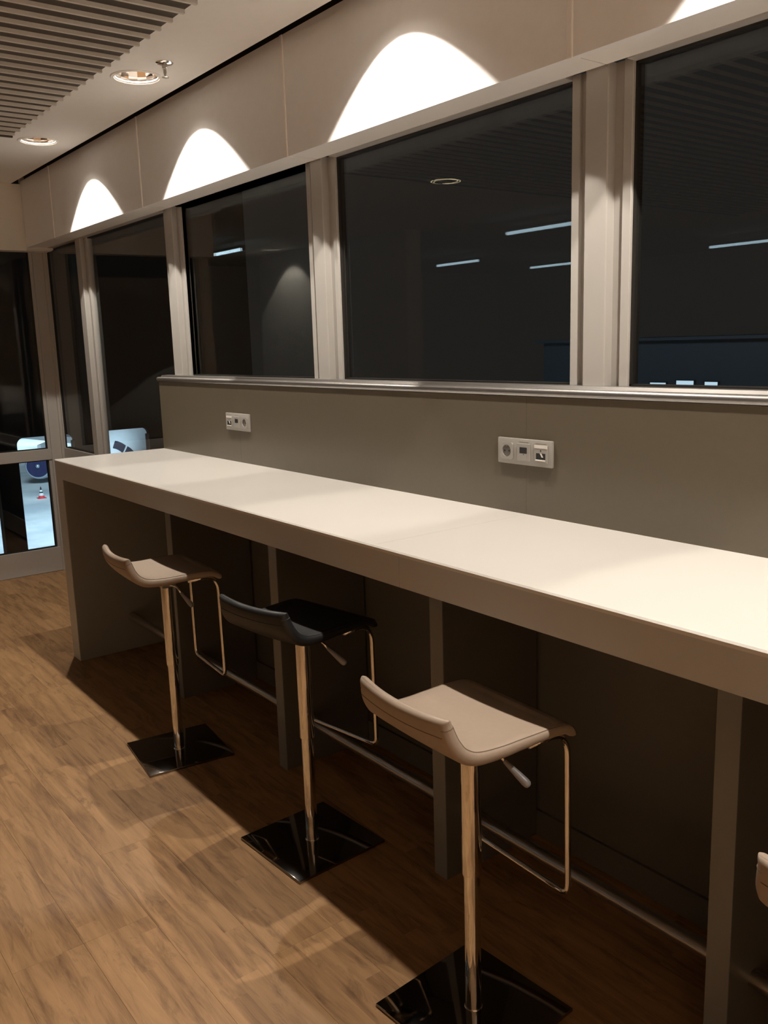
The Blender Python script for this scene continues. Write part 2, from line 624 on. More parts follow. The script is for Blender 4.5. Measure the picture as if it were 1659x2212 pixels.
# corner post between long wall and end window
t = struct(empty('trim_%d' % tn), 'white corner post')
tn += 1
obj('post_core', boxes([(XG - 0.03, XG + 0.012, 0.60, YG + 0.012, 0, 2.39), (XG - 0.03, -2.024, 0.672, YG + 0.012, 0, 2.39)]), M_frame, t)
obj('sash_edge', boxes([(XG - 0.03, XG + 0.004, 0.576, 0.60, 0.03, 2.39), (-2.024, -2.010, 0.690, 0.712, 0.03, 2.39)], bevel=0.002, segs=1), M_frame, t)

# end window: upper and lower panes, transom, sill rail
def end_window(name, y0, y1, z0, z1):
    w = struct(empty(name, (XG, 0, 0)), 'end wall window pane looking over the apron')
    obj('pane', box_mesh(-0.020, -0.008, y0 - 0.01, y1 + 0.01, z0 - 0.01, z1 + 0.01), M_glass, w)
    gk = 0.006
    obj('gasket', boxes([(-0.032, 0.0, y0, y0 + gk, z0, z1), (-0.032, 0.0, y1 - gk, y1, z0, z1),
                         (-0.032, 0.0, y0, y1, z0, z0 + gk), (-0.032, 0.0, y0, y1, z1 - gk, z1)]), M_gasket, w)
end_window('window_1', -0.45, 0.576, 0.945, 2.38)
end_window('window_%d' % wn, -0.45, 0.570, 0.188, 0.862)
t = struct(empty('trim_%d' % tn), 'white rails of the end window')
obj('transom', box_mesh(XG - 0.03, XG + 0.012, -0.45, 0.60, 0.862, 0.945, bevel=0.003, segs=1), M_frame, t)
obj('sill_rail', box_mesh(XG - 0.03, XG + 0.012, -0.45, 0.60, 0.0, 0.188, bevel=0.003, segs=1), M_frame, t)
obj('jamb', box_mesh(XG - 0.05, XG + 0.012, -0.50, -0.45, 0.0, 2.39), M_frame, t)
tn += 1

# ---------------------------------------------------------------- low wall behind the counter
wall_low = struct(empty('wall_low'), 'taupe laminate backsplash wall')
bj = [0.0, 0.925, 2.830, 4.735, 6.64, XR]
for a, b in zip(bj[:-1], bj[1:]):
    obj('wall_panel', box_mesh(a + 0.0003, b - 0.0003, D, D + 0.02, 1.04, 1.478), M_taupe, wall_low)
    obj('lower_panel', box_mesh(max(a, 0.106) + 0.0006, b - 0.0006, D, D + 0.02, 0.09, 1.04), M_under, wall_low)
obj('core', box_mesh(0.003, XR, D + 0.02, D + 0.034, 0.0, 1.478), M_taupe, wall_low)
obj('plinth', box_mesh(0.106, XR, D - 0.012, D + 0.02, 0.0, 0.09), M_under, wall_low)
bm = bmesh.new()
extrude_profile(bm, [(0.6135, 1.483), (0.6115, 1.488), (0.6115, 1.494), (0.614, 1.500), (0.620, 1.5035), (0.640, 1.504), (0.645, 1.513), (0.688, 1.513), (0.688, 1.480), (0.616, 1.480)], -0.012, XR)
t = struct(obj('trim_%d' % tn, bm, M_alu, smooth=True), 'brushed aluminium sill rail on top of the backsplash')
tn += 1

# ================================================================== COUNTER
counter = tag(empty('bar_counter', (0, 0, 0)), 'long white bar counter with end panel running along the windows', 'counter')
bm = bmesh.new()
TZ = H - 0.0991
FJ = 2.947
bm.free()
for a, b in ((0.0, 2.8296), (2.8304, XR - 0.05)):
    bm = bmesh.new()
    bbox(bm, a, b, 0.0, D, H - 0.012, H)
    es = [e for e in bm.edges if all(abs(v.co.z - H) < 1e-6 for v in e.verts) and all(v.co.y < 1e-6 for v in e.verts)]
    bmesh.ops.bevel(bm, geom=es, offset=0.0042, segments=1, profile=0.5, affect='EDGES')
    obj('worktop', bm, M_counter, counter)
for a, b in ((0.0005, FJ - 0.0006), (FJ + 0.0006, XR - 0.05)):
    obj('fascia', box_mesh(a, b, 0.0004, 0.024, TZ, H - 0.012), M_lamin, counter)
ep = obj('end_panel', box_mesh(0.0, 0.106, 0.004, 0.618, 0.0, TZ), M_lamin_shaded, counter)
obj('lit_front', box_mesh(0.0, 0.106, 0.0008, 0.004, 0.0, TZ), M_lamin, ep)  # thin skin holding the panel's lighter front tone
obj('end_filler', box_mesh(0.0005, 0.106, 0.024, 0.618, TZ, H - 0.012), M_lamin, counter)
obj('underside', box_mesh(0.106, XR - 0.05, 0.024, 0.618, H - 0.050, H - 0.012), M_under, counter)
fin0 = None
for k in range(8):
    xr = 0.9786 + 0.9548 * k
    if fin0 is None:
        fin0 = obj('support_fin', box_mesh(-0.057, 0, 0.206, 0.607, 0.0, H - 0.050), M_fin_shaded, counter)
        strip0 = obj('lit_front', box_mesh(-0.057, 0, 0.203, 0.206, 0.0, H - 0.050), M_fin, fin0)  # front skin kept lighter than the shade-coloured sides
        fin0.location = (xr, 0, 0)
    else:
        c = fin0.copy()
        COL.objects.link(c)
        c.location = (xr, 0, 0)
        c2 = strip0.copy()
        COL.objects.link(c2)
        c2.parent = c
bm = bmesh.new()
tube(bm, [(0.100, 0.305, 0.19), (XR - 0.06, 0.305, 0.19)], 0.021, n=20)
obj('foot_rail', bm, M_alu_dark, counter, smooth=True)

# ================================================================== STOOLS
def catmull(pts, n):
    out = []
    P = [pts[0]] + list(pts) + [pts[-1]]
    for i in range(1, len(P) - 2):
        for k in range(n):
            t = k / n
            out.append(tuple(0.5 * ((2 * b) + (-a + c) * t + (2 * a - 5 * b + 4 * c - dd) * t * t + (-a + 3 * b - 3 * c + dd) * t ** 3)
                             for a, b, c, dd in zip(P[i - 1], P[i], P[i + 1], P[i + 2])))
    out.append(tuple(pts[-1]))
    return out

# centre line of the shell seen from the side: y, z, half width, half thickness
PROF = [(-0.196, 0.868, 0.163, 0.013), (-0.190, 0.847, 0.167, 0.0155), (-0.179, 0.823, 0.172, 0.0165), (-0.158, 0.799, 0.176, 0.0170),
        (-0.122, 0.784, 0.179, 0.0175), (-0.06, 0.780, 0.181, 0.0165), (0.01, 0.7825, 0.183, 0.0150), (0.08, 0.785, 0.185, 0.0135),
        (0.122, 0.783, 0.186, 0.0125), (0.146, 0.776, 0.184, 0.0120), (0.158, 0.767, 0.179, 0.0115)]

def seat_meshes():
    S = catmull(PROF, 5)
    n = len(S)
    NU = 18
    bm = bmesh.new()
    rings = []
    seamL, seamR, seamB = [], [], []

    def ring(i, grow=1.0, shift=0.0):
        yy, zz, hw, ht = S[i]
        a, b = S[max(i - 1, 0)], S[min(i + 1, n - 1)]
        ty, tz = b[0] - a[0], b[1] - a[1]
        l = math.hypot(ty, tz)
        ty, tz = ty / l, tz / l
        ny, nz = -tz, ty
        if nz < 0 and abs(nz) > 0.9:
            ny, nz = -ny, -nz
        back = max(0.0, min(1.0, (zz - 0.78) / 0.08))     # how far up the back
        back = back if yy < 0 else 0.0
        ht2 = ht * grow
        cr = ht2 * 0.95
        pts = []
        # flat top from -w to w, rounded sides, flat bottom
        w = hw - cr
        m = NU
        top = [(-w + 2 * w * k / m, ht2) for k in range(m + 1)]
        ra = [(w + cr * math.cos(t), ht2 - cr + cr * math.sin(t)) for t in (PI / 3, PI / 6, 0, -PI / 6, -PI / 3)]
        ra = [(x, yv if yv > 0 else max(yv, -ht2)) for x, yv in ra]
        ra = [(w + cr * math.cos(t), ht2 * math.sin(t)) for t in (PI / 3, PI / 6, 0, -PI / 6, -PI / 3)]
        bot = [(w - 2 * w * k / m, -ht2) for k in range(m + 1)]
        la = [(-x, -yv) for x, yv in ra]
        for (x, v) in top + ra + bot + la:
            un = x / hw
            dish = -0.006 * (1 - un * un) * (1 - back) if -0.14 < yy < 0.12 else 0.0
            cy = yy + shift * ty + back * (0.016 * un * un - 0.010)
            cz = zz + shift * tz + dish + back * 0.006 * un * un
            pts.append(Vector((x, cy + ny * v, cz + nz * v)))
        return pts, len(top)
    # end caps as shrinking rings
    allr = []
    for g_, s_ in ((0.30, -0.0125), (0.70, -0.0100), (0.92, -0.0055)):
        allr.append(ring(0, g_, s_))
    for i in range(n):
        allr.append(ring(i))
    for g_, s_ in ((0.92, 0.0055), (0.70, 0.0100), (0.30, 0.0125)):
        allr.append(ring(n - 1, g_, s_))
    vr = [[bm.verts.new(p) for p in pts] for pts, _ in allr]
    for a, b in zip(vr[:-1], vr[1:]):
        k = len(a)
        for i in range(k):
            bm.faces.new((a[i], a[(i + 1) % k], b[(i + 1) % k], b[i]))
    bm.faces.new(vr[0])
    bm.faces.new(vr[-1][::-1])
    # seams: along both upper rims and under the top edge of the back
    nt = NU + 1
    L_, R_ = [], []
    for pts, _ in allr[3:-3]:
        R_.append(pts[nt])          # first point of the right round
        L_.append(pts[-1])
    back_pts = [p for p in allr[8][0][nt + 5: nt + 5 + NU + 1]]
    sm = bmesh.new()
    tube(sm, R_[2:], 0.0011, n=6)
    tube(sm, L_[2:], 0.0011, n=6)
    tube(sm, back_pts, 0.0011, n=6)
    for side in (nt, -1):
        pass
    # little mitre seams at the two top corners
    p0 = allr[5][0]
    tube(sm, [p0[nt - 1 + k] for k in range(0, 7)], 0.0012, n=6)
    tube(sm, [p0[-1 - k] for k in range(0, 5)] + [p0[-6]], 0.0012, n=6)
    return bm, sm

def make_stool():
    root = empty('bar_stool')
    bm, sm = seat_meshes()
    seat = obj('seat', bm, M_cream, root, smooth='all')
    seam = obj('seam', sm, M_seam, seat)
    # column in two stages with a collar
    bm = bmesh.new()
    lathe(bm, [(0.0205, 0.008), (0.0205, 0.400)], n=28)
    obj('column', bm, M_chrome, root, smooth=True)
    bm = bmesh.new()
    lathe(bm, [(0.0207, 0.380), (0.0242, 0.380), (0.0248, 0.383), (0.0248, 0.756), (0.0207, 0.756)], n=28)
    obj('sleeve', bm, M_chrome, root, smooth=True)
    # square base plate
    bm = bmesh.new()
    bbox(bm, -0.1752, 0.1752, -0.1752, 0.1752, 0.0, 0.010, bevel=0.002, segs=2)
    base = obj('base_plate', bm, M_plate, root, smooth=True)
    bm = bmesh.new()
    lathe(bm, [(0.0200, 0.009), (0.0232, 0.009), (0.0232, 0.012), (0.0215, 0.0135), (0.0200, 0.0135)], n=28)
    obj('collar', bm, M_chrome, base, smooth=True)
    # bracket below the seat
    bm = bmesh.new()
    bbox(bm, -0.070, 0.070, -0.060, 0.060, 0.754, 0.760, bevel=0.002, segs=1)
    bbox(bm, -0.030, 0.030, -0.030, 0.030, 0.712, 0.755, bevel=0.004, segs=1)
    bbox(bm, -0.060, 0.060, -0.055, 0.050, 0.759, 0.772)
    obj('seat_bracket', bm, M_alu_dark, root)
    # foot loop
    zb, hx, yf = 0.343, 0.161, 0.158
    path = [(hx, 0.035, 0.764), (hx, yf, 0.764), (hx + 0.003, yf + 0.004, zb), (-hx - 0.003, yf + 0.004, zb), (-hx, yf, 0.764), (-hx, 0.035, 0.764)]
    bm = bmesh.new()
    tube(bm, smooth_path(path, [0.085, 0.028, 0.028, 0.085], 8), 0.0076, n=12)
    obj('foot_loop', bm, M_chrome, root, smooth='all')
    # height lever with grip
    bm = bmesh.new()
    tube(bm, smooth_path([(0.02, 0.005, 0.722), (0.074, 0.020, 0.722), (0.092, 0.027, 0.700)], 0.012, 4), 0.0040, n=10)
    lever = obj('lever', bm, M_chrome, root, smooth='all')
    bm = bmesh.new()
    A, B = Vector((0.090, 0.026, 0.703)), Vector((0.147, 0.052, 0.654))
    pts = [A.lerp(B, t) for t in (0, 0.04, 0.3, 0.6, 0.82, 0.93, 0.985, 1.0)]
    tube(bm, pts, [0.003, 0.0055, 0.0072, 0.0092, 0.0102, 0.0094, 0.0062, 0.001], n=14)
    obj('grip', bm, M_grip, lever, smooth='all')
    return root

def copy_tree(o, parent=None):
    c = o.copy()
    COL.objects.link(c)
    c.parent = parent
    for ch in o.children:
        copy_tree(ch, c)
    return c

stool_spots = [
    (1.4787, -0.0493, -0.090, -0.1215, 'cream', 'cream leather bar stool nearest the counter end panel, farthest from the camera'),
    (2.4274, 0.0007, 0.150, 0.0502, 'blue', 'dark slate-blue leather bar stool, the only dark one, in the middle'),
    (3.3400, -0.1069, -0.050, 0.0632, 'cream', 'cream leather bar stool with its whole seat in view, in the foreground'),
    (4.3150, -0.0750, 0.000, 0.0300, 'cream', 'cream leather bar stool cut off by the right edge, only a backrest corner showing'),
]
proto = make_stool()
for i, (sx, sy, ry, rb, colr, lab) in enumerate(stool_spots):
    s = proto if i == 0 else copy_tree(proto)
    s.location = (sx, sy, 0)
    s.rotation_euler = (0, 0, ry)
    tag(s, lab, 'stool', 'bar stools along the counter')
    for ch in s.children:
        if ch.name.startswith('base_plate'):
            ch.rotation_euler = (0, 0, rb - ry)
        if ch.name.startswith('seat') and not ch.name.startswith('seat_bracket') and colr == 'blue':
            ch.data = ch.data.copy()
            ch.data.materials[0] = M_blue
            for g2 in ch.children:
                g2.data = g2.data.copy()
                g2.data.materials[0] = M_seam_blue

# ================================================================== SOCKET PANELS
def socket_panel(xc, zc, order, label):
    t = tag(empty('socket_panel', (xc, D, zc)), label, 'socket', 'socket panels on the backsplash')
    w, h = 0.1172, 0.0417
    obj('cover_frame', box_mesh(-w, w, -0.011, 0.0, -h, h, bevel=0.003, segs=2), M_socket, t, smooth=True)
    for k, kind in enumerate(order):
        cx = (k - 1) * 0.0745
        q = 0.0275
        if kind == 'power':
            bm = bmesh.new()
            n = 28
            R = 0.0195
            top, deep, sq, sqb = [], [], [], []
            for i in range(n):
                a = 2 * PI * i / n
                c, s_ = math.cos(a), math.sin(a)
                k2 = q / max(abs(c), abs(s_))
                top.append(bm.verts.new((cx + R * c, -0.0145, R * s_)))
                deep.append(bm.verts.new((cx + R * 0.96 * c, -0.0112, R * 0.96 * s_)))
                sq.append(bm.verts.new((cx + k2 * c, -0.0145, k2 * s_)))
                sqb.append(bm.verts.new((cx + k2 * c, -0.0110, k2 * s_)))
            for i in range(n):
                j = (i + 1) % n
                bm.faces.new((top[i], top[j], sq[j], sq[i]))
                bm.faces.new((top[i], deep[i], deep[j], top[j]))
                bm.faces.new((sq[i], sq[j], sqb[j], sqb[i]))
            ins = obj('power_insert', bm, M_socket, t)
            bm = bmesh.new()
            lathe(bm, [(0.0186, 0.0), (0.0186, 0.0006)], n=28)
            bmesh.ops.rotate(bm, verts=bm.verts, matrix=Matrix.Rotation(PI / 2, 3, 'X'))
            bmesh.ops.translate(bm, verts=bm.verts, vec=(cx, -0.0111, 0))
            obj('recess', bm, M_recess, ins)
            bm = bmesh.new()
            for sx_ in (-0.0095, 0.0095):
                lathe(bm, [(0.0026, -0.0005), (0.0026, 0.0012)], center=(sx_, 0, 0), n=12)
            bmesh.ops.rotate(bm, verts=bm.verts, matrix=Matrix.Rotation(PI / 2, 3, 'X'))
            bmesh.ops.translate(bm, verts=bm.verts, vec=(cx, -0.0118, 0))
            obj('pin_hole', bm, M_black, ins)
            for ez in (0.0150, -0.0186):
                obj('earth_clip', box_mesh(cx - 0.003, cx + 0.003, -0.0140, -0.0112, ez, ez + 0.0036), M_alu, ins)
        elif kind == 'charger':
            ins = obj('charger_insert', box_mesh(cx - q, cx + q, -0.0145, -0.0105, -q, q, bevel=0.001, segs=1), M_socket, t)
            obj('display', box_mesh(cx - 0.0155, cx + 0.0155, -0.0152, -0.0140, -0.0035, 0.0155), M_black, ins)
            obj('flap', box_mesh(cx - 0.0145, cx + 0.0145, -0.0156, -0.0140, -0.0265, -0.0055, bevel=0.0005, segs=1), M_socket, ins)
            obj('screw', box_mesh(cx + 0.0005, cx + 0.0035, -0.0158, -0.0140, -0.0085, -0.0055), M_black, ins)
            for j in range(9):
                obj('print', box_mesh(cx - 0.022 + j * 0.0048, cx - 0.022 + j * 0.0048 + 0.0036, -0.0113, -0.0108, 0.0305, 0.0335), M_print, t)
        else:
            ins = obj('data_insert', box_mesh(cx - q, cx + q, -0.0145, -0.0105, -q, q, bevel=0.001, segs=1), M_socket, t)
            obj('name_strip', box_mesh(cx - 0.0265, cx + 0.0265, -0.0155, -0.0140, 0.0175, 0.0262), M_label, ins)
            obj('screw', box_mesh(cx - 0.0020, cx + 0.0020, -0.0154, -0.0140, 0.0080, 0.0120), M_black, ins)
            obj('jack', boxes([(cx - 0.0190, cx + 0.0190, -0.0152, -0.0140, -0.0175, 0.0020)]), M_black, ins)
            bm = bmesh.new()
            pr = [(-0.003, 0.002), (0.004, 0.002), (0.011, -0.010), (0.005, -0.010)]
            a = [bm.verts.new((cx + x_, -0.0162, z_)) for x_, z_ in pr]
            b = [bm.verts.new((cx + x_, -0.0150, z_)) for x_, z_ in pr]
            for i in range(4):
                bm.faces.new((a[i], a[(i + 1) % 4], b[(i + 1) % 4], b[i]))
            bm.faces.new(a)
            bm.faces.new(b)
            obj('divider', bm, M_label, ins)
            obj('jack_lip', box_mesh(cx - 0.0195, cx + 0.0195, -0.0185, -0.0140, -0.0215, -0.0180), M_label, ins)
            for j in range(9):
                obj('print', box_mesh(cx - 0.024 + j * 0.0052, cx - 0.024 + j * 0.0052 + 0.0038, -0.0113, -0.0108, 0.0300, 0.0328), M_print, t)
    return t
socket_panel(2.830, 1.3025, ['power', 'charger', 'data'], 'white triple socket panel with round power outlet at its left, nearer the camera')
socket_panel(0.9235, 1.2985, ['data', 'charger', 'power'], 'white triple socket panel with round power outlet at its right, near counter end')

# ================================================================== DOWNLIGHTS
def downlight(x, y, label, watts):
    t = tag(empty('downlight', (x, y, ZC)), label, 'downlight', 'recessed ceiling downlights')
    bm = bmesh.new()
    lathe(bm, [(0.0935, 0.0005), (0.0960, -0.0035), (0.1080, -0.0035), (0.1110, -0.0008), (0.1110, 0.0), (0.0935, 0.0010)], n=40, closed=True)
    obj('trim_ring', bm, M_ceil, t, smooth=True)
    bm = bmesh.new()
    lathe(bm, [(0.0900, 0.0025), (0.0934, 0.0005), (0.0934, 0.0105), (0.0915, 0.0120)], n=40, closed=True)
    obj('inner_rim', bm, M_ceil, t, smooth=True)
    bm = bmesh.new()
    n = 14
    rings = []
    for rr, z_ in ((0.0914, 0.0115), (0.0890, 0.024), (0.0800, 0.050), (0.0600, 0.080), (0.0400, 0.0925)):
        rings.append([bm.verts.new((rr * math.cos(2 * PI * i / n), rr * math.sin(2 * PI * i / n), z_)) for i in range(n)])
    for a, b in zip(rings[:-1], rings[1:]):
        for i in range(n):
            bm.faces.new((a[i], b[i], b[(i + 1) % n], a[(i + 1) % n]))
    ob = obj('reflector', bm, M_reflector, t)
    sol = ob.modifiers.new('wall', 'SOLIDIFY')
    sol.thickness = 0.003
    sol.offset = -1
    bm = bmesh.new()
    lathe(bm, [(0.041, 0.0955), (0.041, 0.0985)], n=28)
    obj('lamp_disc', bm, M_lamp, t)
    bm = bmesh.new()
    lathe(bm, [(0.097, 0.004), (0.097, 0.110), (0.0, 0.112)], n=24)
    bm2 = bmesh.new()
    bm.free()
    rings = []
    for rr, z_ in ((0.0970, 0.004), (0.0970, 0.110)):
        rings.append([bm2.verts.new((rr * math.cos(2 * PI * i / 24), rr * math.sin(2 * PI * i / 24), z_)) for i in range(24)])
    for i in range(24):
        bm2.faces.new((rings[0][i], rings[1][i], rings[1][(i + 1) % 24], rings[0][(i + 1) % 24]))
    bm2.faces.new(rings[1])
    obj('housing', bm2, M_gap, t)
    L = bpy.data.lights.new('downlight_beam', 'SPOT')
    L.energy = watts
    L.color = SPOT_COL
    L.spot_size = math.radians(93.0)
    L.spot_blend = 0.06
    L.shadow_soft_size = 0.014
    lo = bpy.data.objects.new('downlight_beam', L)
    COL.objects.link(lo)
    lo.parent = t
    lo.location = (0, 0, 0.078)
    return t
labs = ['recessed chrome downlight farthest along the ceiling, left of the other', 'recessed chrome downlight in the ceiling beside the sprinkler',
        'recessed ceiling downlight above the middle of the counter', 'recessed ceiling downlight above the right part of the counter',
        'recessed ceiling downlight above the counter, right of the view', 'recessed ceiling downlight last on the right']
WATT = [0.86, 0.92, 0.98, 1.12, 1.25, 1.1]
for lx, lb, wt in zip(LX, labs, WATT):
    downlight(lx, LY, lb, SPOT_W * wt)
downlight(LXP, LYP, 'recessed ceiling downlight in the far bay, washing the pier wall', SPOT_W * 0.28)

downlight(6.0, -6.2, 'added fill downlight in the rear lounge ceiling, behind the camera', SPOT_W * 6.0)  # unseen lamp added so its bounce fills the room
downlight(8.6, -6.2, 'added fill downlight in the ceiling of the rear right corner', SPOT_W * 6.0)  # second unseen lamp added for bounce fill

downlight(8.3, -1.8, 'added fill downlight in the ceiling to the right of the camera', SPOT_W * 5.5)  # unseen lamp added to raise the fill from the right

# ring-shaped surface light mirrored in the panes
t = tag(empty('ring_light', (-0.05, -1.42, 2.738)), 'small round ring light below the slatted ceiling', 'light')
bm = bmesh.new()
lathe(bm, [(0.088, 0.0), (0.096, 0.0), (0.100, 0.006), (0.100, 0.03), (0.088, 0.03)], n=40, closed=True)
obj('ring_housing', bm, M_gap, t, smooth=True)
bm = bmesh.new()
lathe(bm, [(0.089, 0.0), (0.089, -0.003), (0.095, -0.003), (0.095, 0.0)], n=40, closed=True)
obj('ring_diffuser', bm, M_ring, t, smooth=True)

# cool tube lights in rows under the slatted ceiling, mirrored in the panes
def tube_light(x0, x1, y, label, m=None, z=2.70):
    t = tag(empty('tube_light', ((x0 + x1) / 2, y, z)), label, 'light', 'cool tube lights mirrored in the panes')
    h = (x1 - x0) / 2
    bm = bmesh.new()
    tube(bm, [(-h, 0, 0), (h, 0, 0)], 0.016, n=14)
    obj('diffuser', bm, m or M_tube, t, smooth=True)
    obj('housing', boxes([(-h - 0.02, h + 0.02, -0.025, 0.025, 0.014, 0.04), (-h - 0.02, -h, -0.02, 0.02, -0.018, 0.016), (h, h + 0.02, -0.02, 0.02, -0.018, 0.016)]), M_frame, t)
tube_light(-4.85, -4.08, -2.03, 'cool tube light in the far bay before the pier wall')
tube_light(-1.854, -0.60, -3.84, 'cool tube light in the second row from the windows')
tube_light(-5.07, -4.20, -5.69, 'cool tube light in the third row from the windows')
tube_light(-4.88, -3.70, -7.40, 'cool tube light in the rear row, farther from the camera')
tube_light(-1.843, -0.40, -7.40, 'cool tube light in the rear row, nearer the camera')

# ================================================================== SLATTED CEILING
baffle = tag(empty('slatted_ceiling_panel', (0, 0, 0)), 'ribbed grey slatted ceiling panel hanging below the white ceiling', 'ceiling panel')
SX0, SP = 2.093, 0.0946
YE = -0.006
XB0, XB1 = -0.125, 4.45
obj('backing', box_mesh(XB0, XB1 + 0.02, -5.2, YE, 2.7505, 2.775), M_felt, baffle)
obj('hanger', boxes([(0.5 + k * 1.2, 0.53 + k * 1.2, -0.62 - j * 1.6, -0.58 - j * 1.6, 2.775, ZC) for k in range(4) for j in range(3)]), M_gap, baffle)
bm = bmesh.new()
extr = [(-0.006, 2.7375), (0.006, 2.7375), (0.006, 2.7505), (-0.004, 2.7505), (-0.006, 2.746)]
a = [bm.verts.new((x_, YE, z_)) for x_, z_ in extr]
b = [bm.verts.new((x_, -5.2, z_)) for x_, z_ in extr]
for i in range(len(extr)):
    j = (i + 1) % len(extr)
    bm.faces.new((a[i], a[j], b[j], b[i]))
bm.faces.new(a)
bm.faces.new(b)
slat0 = None
k = 0
x = XB0 + 0.03
while x < XB1:
    if slat0 is None:
        slat0 = obj('slat', bm, M_slat, baffle)
        slat0.location = (x, 0, 0)
    else:
        c = slat0.copy()
        COL.objects.link(c)
        c.location = (x, 0, 0)
    x += SP
obj('edge_board', box_mesh(XB0 - 0.015, XB0, -5.2, YE, 2.735, 2.79), M_felt, baffle)

# ================================================================== SPRINKLER
t = tag(empty('sprinkler', (1.1586, 0.2528, ZC)), 'small chrome fire sprinkler hanging from the ceiling beside a downlight', 'sprinkler')
bm = bmesh.new()
lathe(bm, [(0.0, 0.0), (0.036, 0.0), (0.036, -0.002), (0.030, -0.007), (0.014, -0.009), (0.0, -0.009)][1:-1], n=28)
obj('escutcheon', bm, M_chrome, t, smooth=True)
bm = bmesh.new()
lathe(bm, [(0.011, -0.008), (0.011, -0.020), (0.008, -0.022), (0.008, -0.028)], n=16)
obj('body', bm, M_alu_dark, t, smooth=True)
bm = bmesh.new()
for s_ in (-1, 1):
    tube(bm, smooth_path([(s_ * 0.008, 0, -0.026), (s_ * 0.011, 0, -0.040), (0, 0, -0.054)], 0.006, 4), 0.0022, n=8)
tube(bm, [(0, 0, -0.027), (0, 0, -0.053)], 0.0025, n=8)
obj('frame_arms', bm, M_alu_dark, t, smooth=True)
bm = bmesh.new()
lathe(bm, [(0.003, -0.053), (0.014, -0.055), (0.014, -0.057), (0.003, -0.058)], n=20)
obj('deflector', bm, M_chrome, t, smooth=True)

# ================================================================== OUTSIDE
ZA = -9.4
apron = struct(obj('apron_ground', box_mesh(-160, 60, 1.5, 120, ZA - 0.2, ZA), M_apron), 'floodlit concrete apron')
# dark glazed boarding bridge just beyond the end window, with tall round-cornered windows
bridge = tag(empty('boarding_bridge', (-5.0, 3.0, 0)), 'dark boarding bridge wall with tall round-cornered windows outside', 'boarding bridge')
bm = bmesh.new()
ys = [(0.31, 0.912), (1.132, 1.735), (1.995, 2.598), (2.86, 3.46)]
zt, zb_, rc = 0.775, -1.75, 0.075
x0, x1 = -0.06, 0.0
def wall_with_openings(bm, ys, zt, zb_, rc, y0, y1, z0, z1):
    def quad_box(a, b, c, dd):
        bbox(bm, x0, x1, a - 3.0, b - 3.0, c, dd)
    quad_box(y0, y1, zt, z1)
    quad_box(y0, y1, z0, zb_)
    prev = y0
    for (a, b) in ys:
        quad_box(prev, a, zb_, zt)
        prev = b
    quad_box(prev, y1, zb_, zt)
    # round the corners with little prisms
    for (a, b) in ys:
        for (cy, sy) in ((a, 1), (b, -1)):
            for (cz, sz) in ((zt, -1), (zb_, 1)):
                prof = [(cy, cz)]
                for i in range(7):
                    t_ = PI / 2 * i / 6
                    prof.append((cy + sy * (rc - rc * math.cos(t_)), cz + sz * (rc - rc * math.sin(t_))))
                aa = [bm.verts.new((x0, p - 3.0, q)) for p, q in prof]
                bb = [bm.verts.new((x1, p - 3.0, q)) for p, q in prof]
                for i in range(len(prof)):
                    j = (i + 1) % len(prof)
                    bm.faces.new((aa[i], aa[j], bb[j], bb[i]))
                bm.faces.new(aa)
                bm.faces.new(bb)
wall_with_openings(bm, ys, zt, zb_, rc, -0.45, 4.0, -2.2, 4.2)
obj('wall', bm, M_bridge, bridge)
for (a, b) in ys:
    obj('window_rim', boxes([(-0.075, 0.004, b - 3.0 - 0.014, b - 3.0 + 0.001, zb_ + rc, zt - rc)]), M_bridge_rim, bridge)
obj('deck', box_mesh(-2.4, 0.0, -3.4, 1.0, -2.4, -2.2), M_bridge, bridge)
for cy in (-2.6, 0.4):
    obj('column', box_mesh(-1.2, -0.9, cy, cy + 0.3, ZA, -2.4), M_bridge, bridge)

# airliner parked nose-in
fdir = Vector((0.8606, -0.5092, 0)).normalized()     # from tail to nose, towards the lounge
nose = Vector((-59.0, 21.6, 0))
plane = tag(empty('airliner', (nose.x, nose.y, ZA), math.atan2(fdir.y, fdir.x)), 'white airliner parked nose-in on the floodlit apron outside', 'aircraft')
FR, FZ = 1.98, 3.15
bm = bmesh.new()
prof = []
for xx, rr, zz in ((0.0, 0.10, -0.55), (-0.15, 0.42, -0.52), (-0.6, 0.85, -0.45), (-1.3, 1.25, -0.32), (-2.3, 1.60, -0.17), (-3.6, 1.85, -0.06), (-5.2, 1.98, 0.0), (-24.0, 1.98, 0.0), (-29.0, 1.45, 0.35), (-33.0, 0.75, 0.85), (-35.5, 0.18, 1.15)):
    prof.append([bm.verts.new((xx, rr * math.cos(2 * PI * i / 32), FZ + zz + rr * math.sin(2 * PI * i / 32))) for i in range(32)])
for a, b in zip(prof[:-1], prof[1:]):
    for i in range(32):
        bm.faces.new((a[i], a[(i + 1) % 32], b[(i + 1) % 32], b[i]))
bm.faces.new(prof[0])
bm.faces.new(prof[-1][::-1])
obj('fuselage', bm, M_plane, plane, smooth='all')
